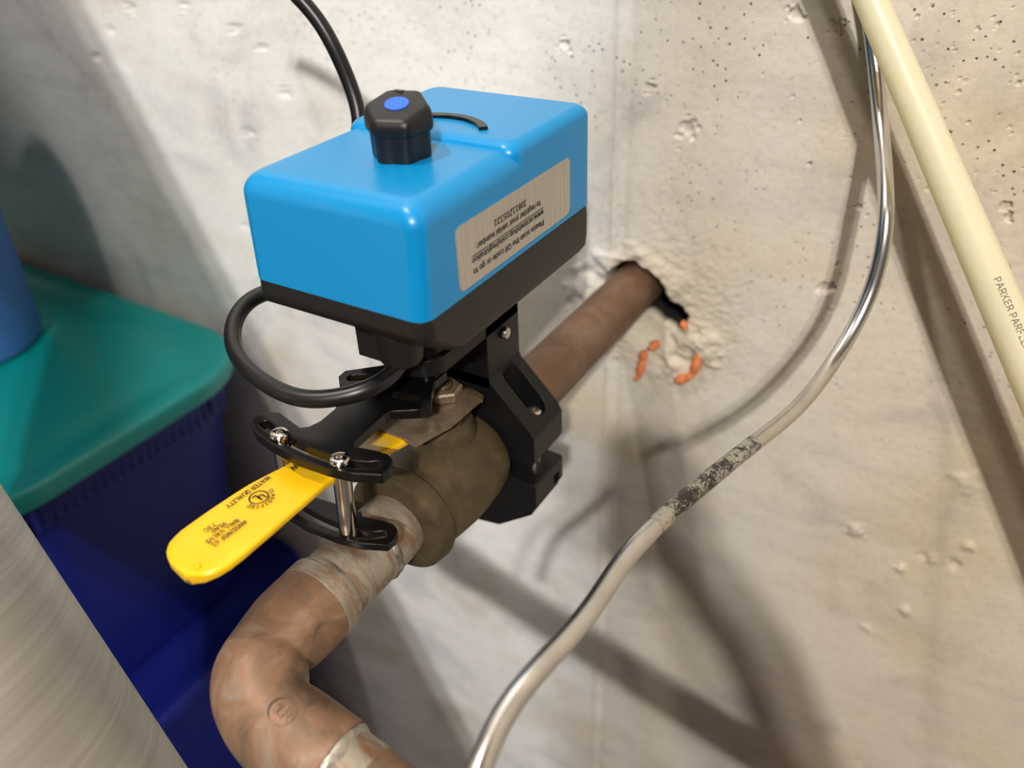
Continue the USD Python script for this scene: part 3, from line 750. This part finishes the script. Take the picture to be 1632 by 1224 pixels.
# print wrapped on the tube, reading downwards
tm = meshkit.text_mesh('PARKER PARFLEX', .0028, 1.0)
tv = np.asarray(tm.vertices).copy()
tv[:, 0] = (tv[:, 0] - tv[:, 0].min()) * 0.0330 / np.ptp(tv[:, 0])
view = np.array(CAM_POS) - (pa + du * .12)
view -= du * (view @ du)
view /= np.linalg.norm(view)
sd = np.cross(view, du)
sd = sd if sd @ np.array(CX) > 0 else -sd
phi0 = 0.30
ph = phi0 + (tv[:, 1] - .0014) / PR
rr_ = np.interp(.12 + 0.1205 + tv[:, 0], [.12, .29, .42], [.0060, .0088, .0096]) + np.where(tv[:, 2] > .5, .00008, -.0002)
s0 = 0.1205
tw = pa + np.outer(s0 + tv[:, 0], du) + rr_[:, None] * (np.cos(ph)[:, None] * view + np.sin(ph)[:, None] * sd)
obj('print', trimesh.Trimesh(tw, tm.faces, process=False), grey_ink, ny, at=pa, smooth=False)

# ------------------------------------------------------------------ orange sealant scraps stuck below the hole
def worm(pts_, r, seed):
    p_ = spline([(x, WY - .0022, z) for x, z in pts_], 18) if len(pts_) > 2 else np.linspace((pts_[0][0], WY - .0022, pts_[0][1]), (pts_[1][0], WY - .0022, pts_[1][1]), 12)
    t_ = np.linspace(0, 1, len(p_))
    rad_ = r * (0.5 + 0.5 * np.sqrt(np.clip(1 - (2 * t_ - 1) ** 4, 0, 1))) * (0.75 + 0.6 * meshkit.noise(np.c_[t_ * 7, t_ * 0, t_ * 0], seed))
    m_ = tube(p_, rad_, 14)
    v_ = np.asarray(m_.vertices)
    m_.vertices = v_ + 0.0026 * (np.stack([meshkit.noise(v_ * 380, seed + k) for k in range(3)], 1) - .5)
    return m_


for i, (pts_, r, lab) in enumerate([
        ([[0.0106, -0.0385], [0.0105, -0.0457], [0.0089, -0.0537], [0.0075, -0.0607]], .0023, 'knobbly orange sealant scrap on the wall, lower left below the pipe hole'),
        ([[0.0199, -0.0296], [0.0148, -0.0358]], .0022, 'short orange sealant stub on the wall just below the pipe'),
        ([[0.0443, -0.0315], [0.0446, -0.0385], [0.0425, -0.0454], [0.037, -0.0516], [0.0331, -0.0542]], .0027, 'curved orange sealant bead on the wall, right below the hole'),
        ([[0.0341, -0.0128], [0.0358, -0.0172]], .0017, 'tiny orange sealant scrap at the right rim of the pipe hole')]):
    tag(obj('sealant_bead', fix(worm(pts_, r, 30 + i * 5)), sealant, smooth=50), lab, 'sealant', 'orange sealant scraps round the pipe hole')

# ------------------------------------------------------------------ stacked storage totes on the left
def tote(loc, rot, lx_, ly_, h_, body_mat, lid_mat, label, group=None, lidlabel=None):
    """Origin: the right back corner of the lid's top; the tote runs to -x and -y."""
    t_ = thing('storage_tote', label, 'storage box', loc, rot, group)
    rim = .016
    def rg(i, z, r=.072):
        return rrect(-lx_ + i, -i, -ly_ + i, -i, r - i * .6, z, 12)
    lid = loft([rg(.0035, -rim, .070), rg(.0005, -rim + .001), rg(0, -rim + .004), rg(0, -.005), rg(.0015, -.0018), rg(.004, 0), rg(.017, .0002, .068), rg(.022, -.0035, .066), rg(.040, -.0035, .064), rg(.045, -.0015, .062), rg(.060, -.0012, .06)])
    obj('lid', lid, lid_mat, t_, smooth=40, label=lidlabel)
    body = loft([rg(.045, -h_), rg(.040, -h_ + .004), rg(.028, -h_ * .55), rg(.0165, -.050), rg(.0120, -.046), rg(.0105, -.034), rg(.0085, -.012)])
    obj('body', body, body_mat, t_, smooth=40)
    for k in range(30):                              # short ribs under the rim of the right side
        yk = -.050 - k * .0078
        if yk < -ly_ + .05:
            break
        obj('rib', trimesh.creation.box(bounds=[(-.0112, yk - .0018, -.040), (-.0098, yk + .0018, -.018)]), body_mat, t_, smooth=False)
    return t_


tote((-0.3200, -0.0220, -0.1200), -1.0, 0.48, 0.275, 0.245, navy_plastic, teal_plastic, 'dark blue storage tote with a teal lid standing against the concrete wall', lidlabel='teal snap-on lid')
tote((-0.3000, -0.0200, -0.3660), -1.0, 0.52, 0.320, 0.260, navy_plastic, navy_plastic, 'dark blue lidded storage tote underneath the teal-lidded one')
tote((-0.2950, -0.0190, -0.6270), -1.0, 0.54, 0.330, 0.262, navy_plastic, navy_plastic, 'lowest dark blue tote of the stack, at the very bottom')
tote((-0.2900, -0.0180, -0.8900), -1.0, 0.55, 0.340, 0.259, navy_plastic, navy_plastic, 'bottom dark blue tote of the stack standing on the floor')
tb = thing('blue_container', 'tall round light blue container standing on the teal lid at the left edge', 'container', (-.548, -.142, -.1200))
obj('body', lathe([(0, .001), (0, .050), (.003, .054), (.012, .056), (.16, .0590), (.30, .0620), (.302, .056), (.302, .001)], (0, 0, 0), (0, 0, 1), 64), blue_tub, tb)
obj('lid', lathe([(.300, .001), (.300, .0645), (.303, .0660), (.316, .0660), (.320, .0640), (.320, .001)], (0, 0, 0), (0, 0, 1), 64), blue_tub, tb)

# ------------------------------------------------------------------ brushed metal duct leaning in the near lower left corner
E0, E1 = np.array([-0.1072, -0.3224, 0.0418]), np.array([-0.0498, -0.3266, -0.0838])
DU = E1 - E0
DU /= np.linalg.norm(DU)
vw = np.array(CAM_POS) - (E0 + E1) / 2
nv = np.cross(vw, DU)
nv /= np.linalg.norm(nv)
nv = nv if nv @ np.array(CX) < 0 else -nv           # towards the left of the picture
DR = 0.067
axc = (E0 + E1) / 2 + nv * DR
Zl = -DU
Xl = np.cross([0, 1, 0], Zl)
Xl /= np.linalg.norm(Xl)
Yl = np.cross(Zl, Xl)
dx = UsdGeom.Xform.Define(stage, numbered('/World/metal_duct'))
dx.AddTransformOp().Set(Gf.Matrix4d(*Xl, 0, *Yl, 0, *Zl, 0, *axc, 1))
tag(dx, 'leaning brushed grey metal duct filling the near lower left corner', 'duct')
obj('pipe', lathe([(-.9, DR - .001), (-.9, DR), (.9, DR), (.9, DR - .001)], (0, 0, 0), (0, 0, 1), 96), duct_metal, dx)

# ------------------------------------------------------------------ unseen stand-in for the camera holder's hand and arm, added to shadow the wall
caster = thing('shadow_caster', 'unseen black shape added to cast a hand and arm shadow on the wall', 'shadow_caster')
hp = np.array([(.233, -.515, .305), (.250, -.515, .310), (.274, -.515, .298), (.283, -.515, .252), (.272, -.515, .235), (.235, -.515, .226)])
hv = np.vstack([hp + [0, d_, 0] for d_ in (-.008, .008)])
obj('caster_head', trimesh.convex.convex_hull(hv), black_plastic, caster, smooth=20)
caster_arm = spline([(.262, -.515, .262), (.286, -.515, .232), (.311, -.515, .202), (.352, -.515, .112), (.42, -.518, -.05), (.60, -.53, -.55), (.80, -.55, -1.149)], 60)
obj('caster_arm', tube(caster_arm, np.interp(np.linspace(0, 1, 60), [0, .08, .2, 1], [.016, .018, .026, .024]), 24), rubber, caster, smooth=True)
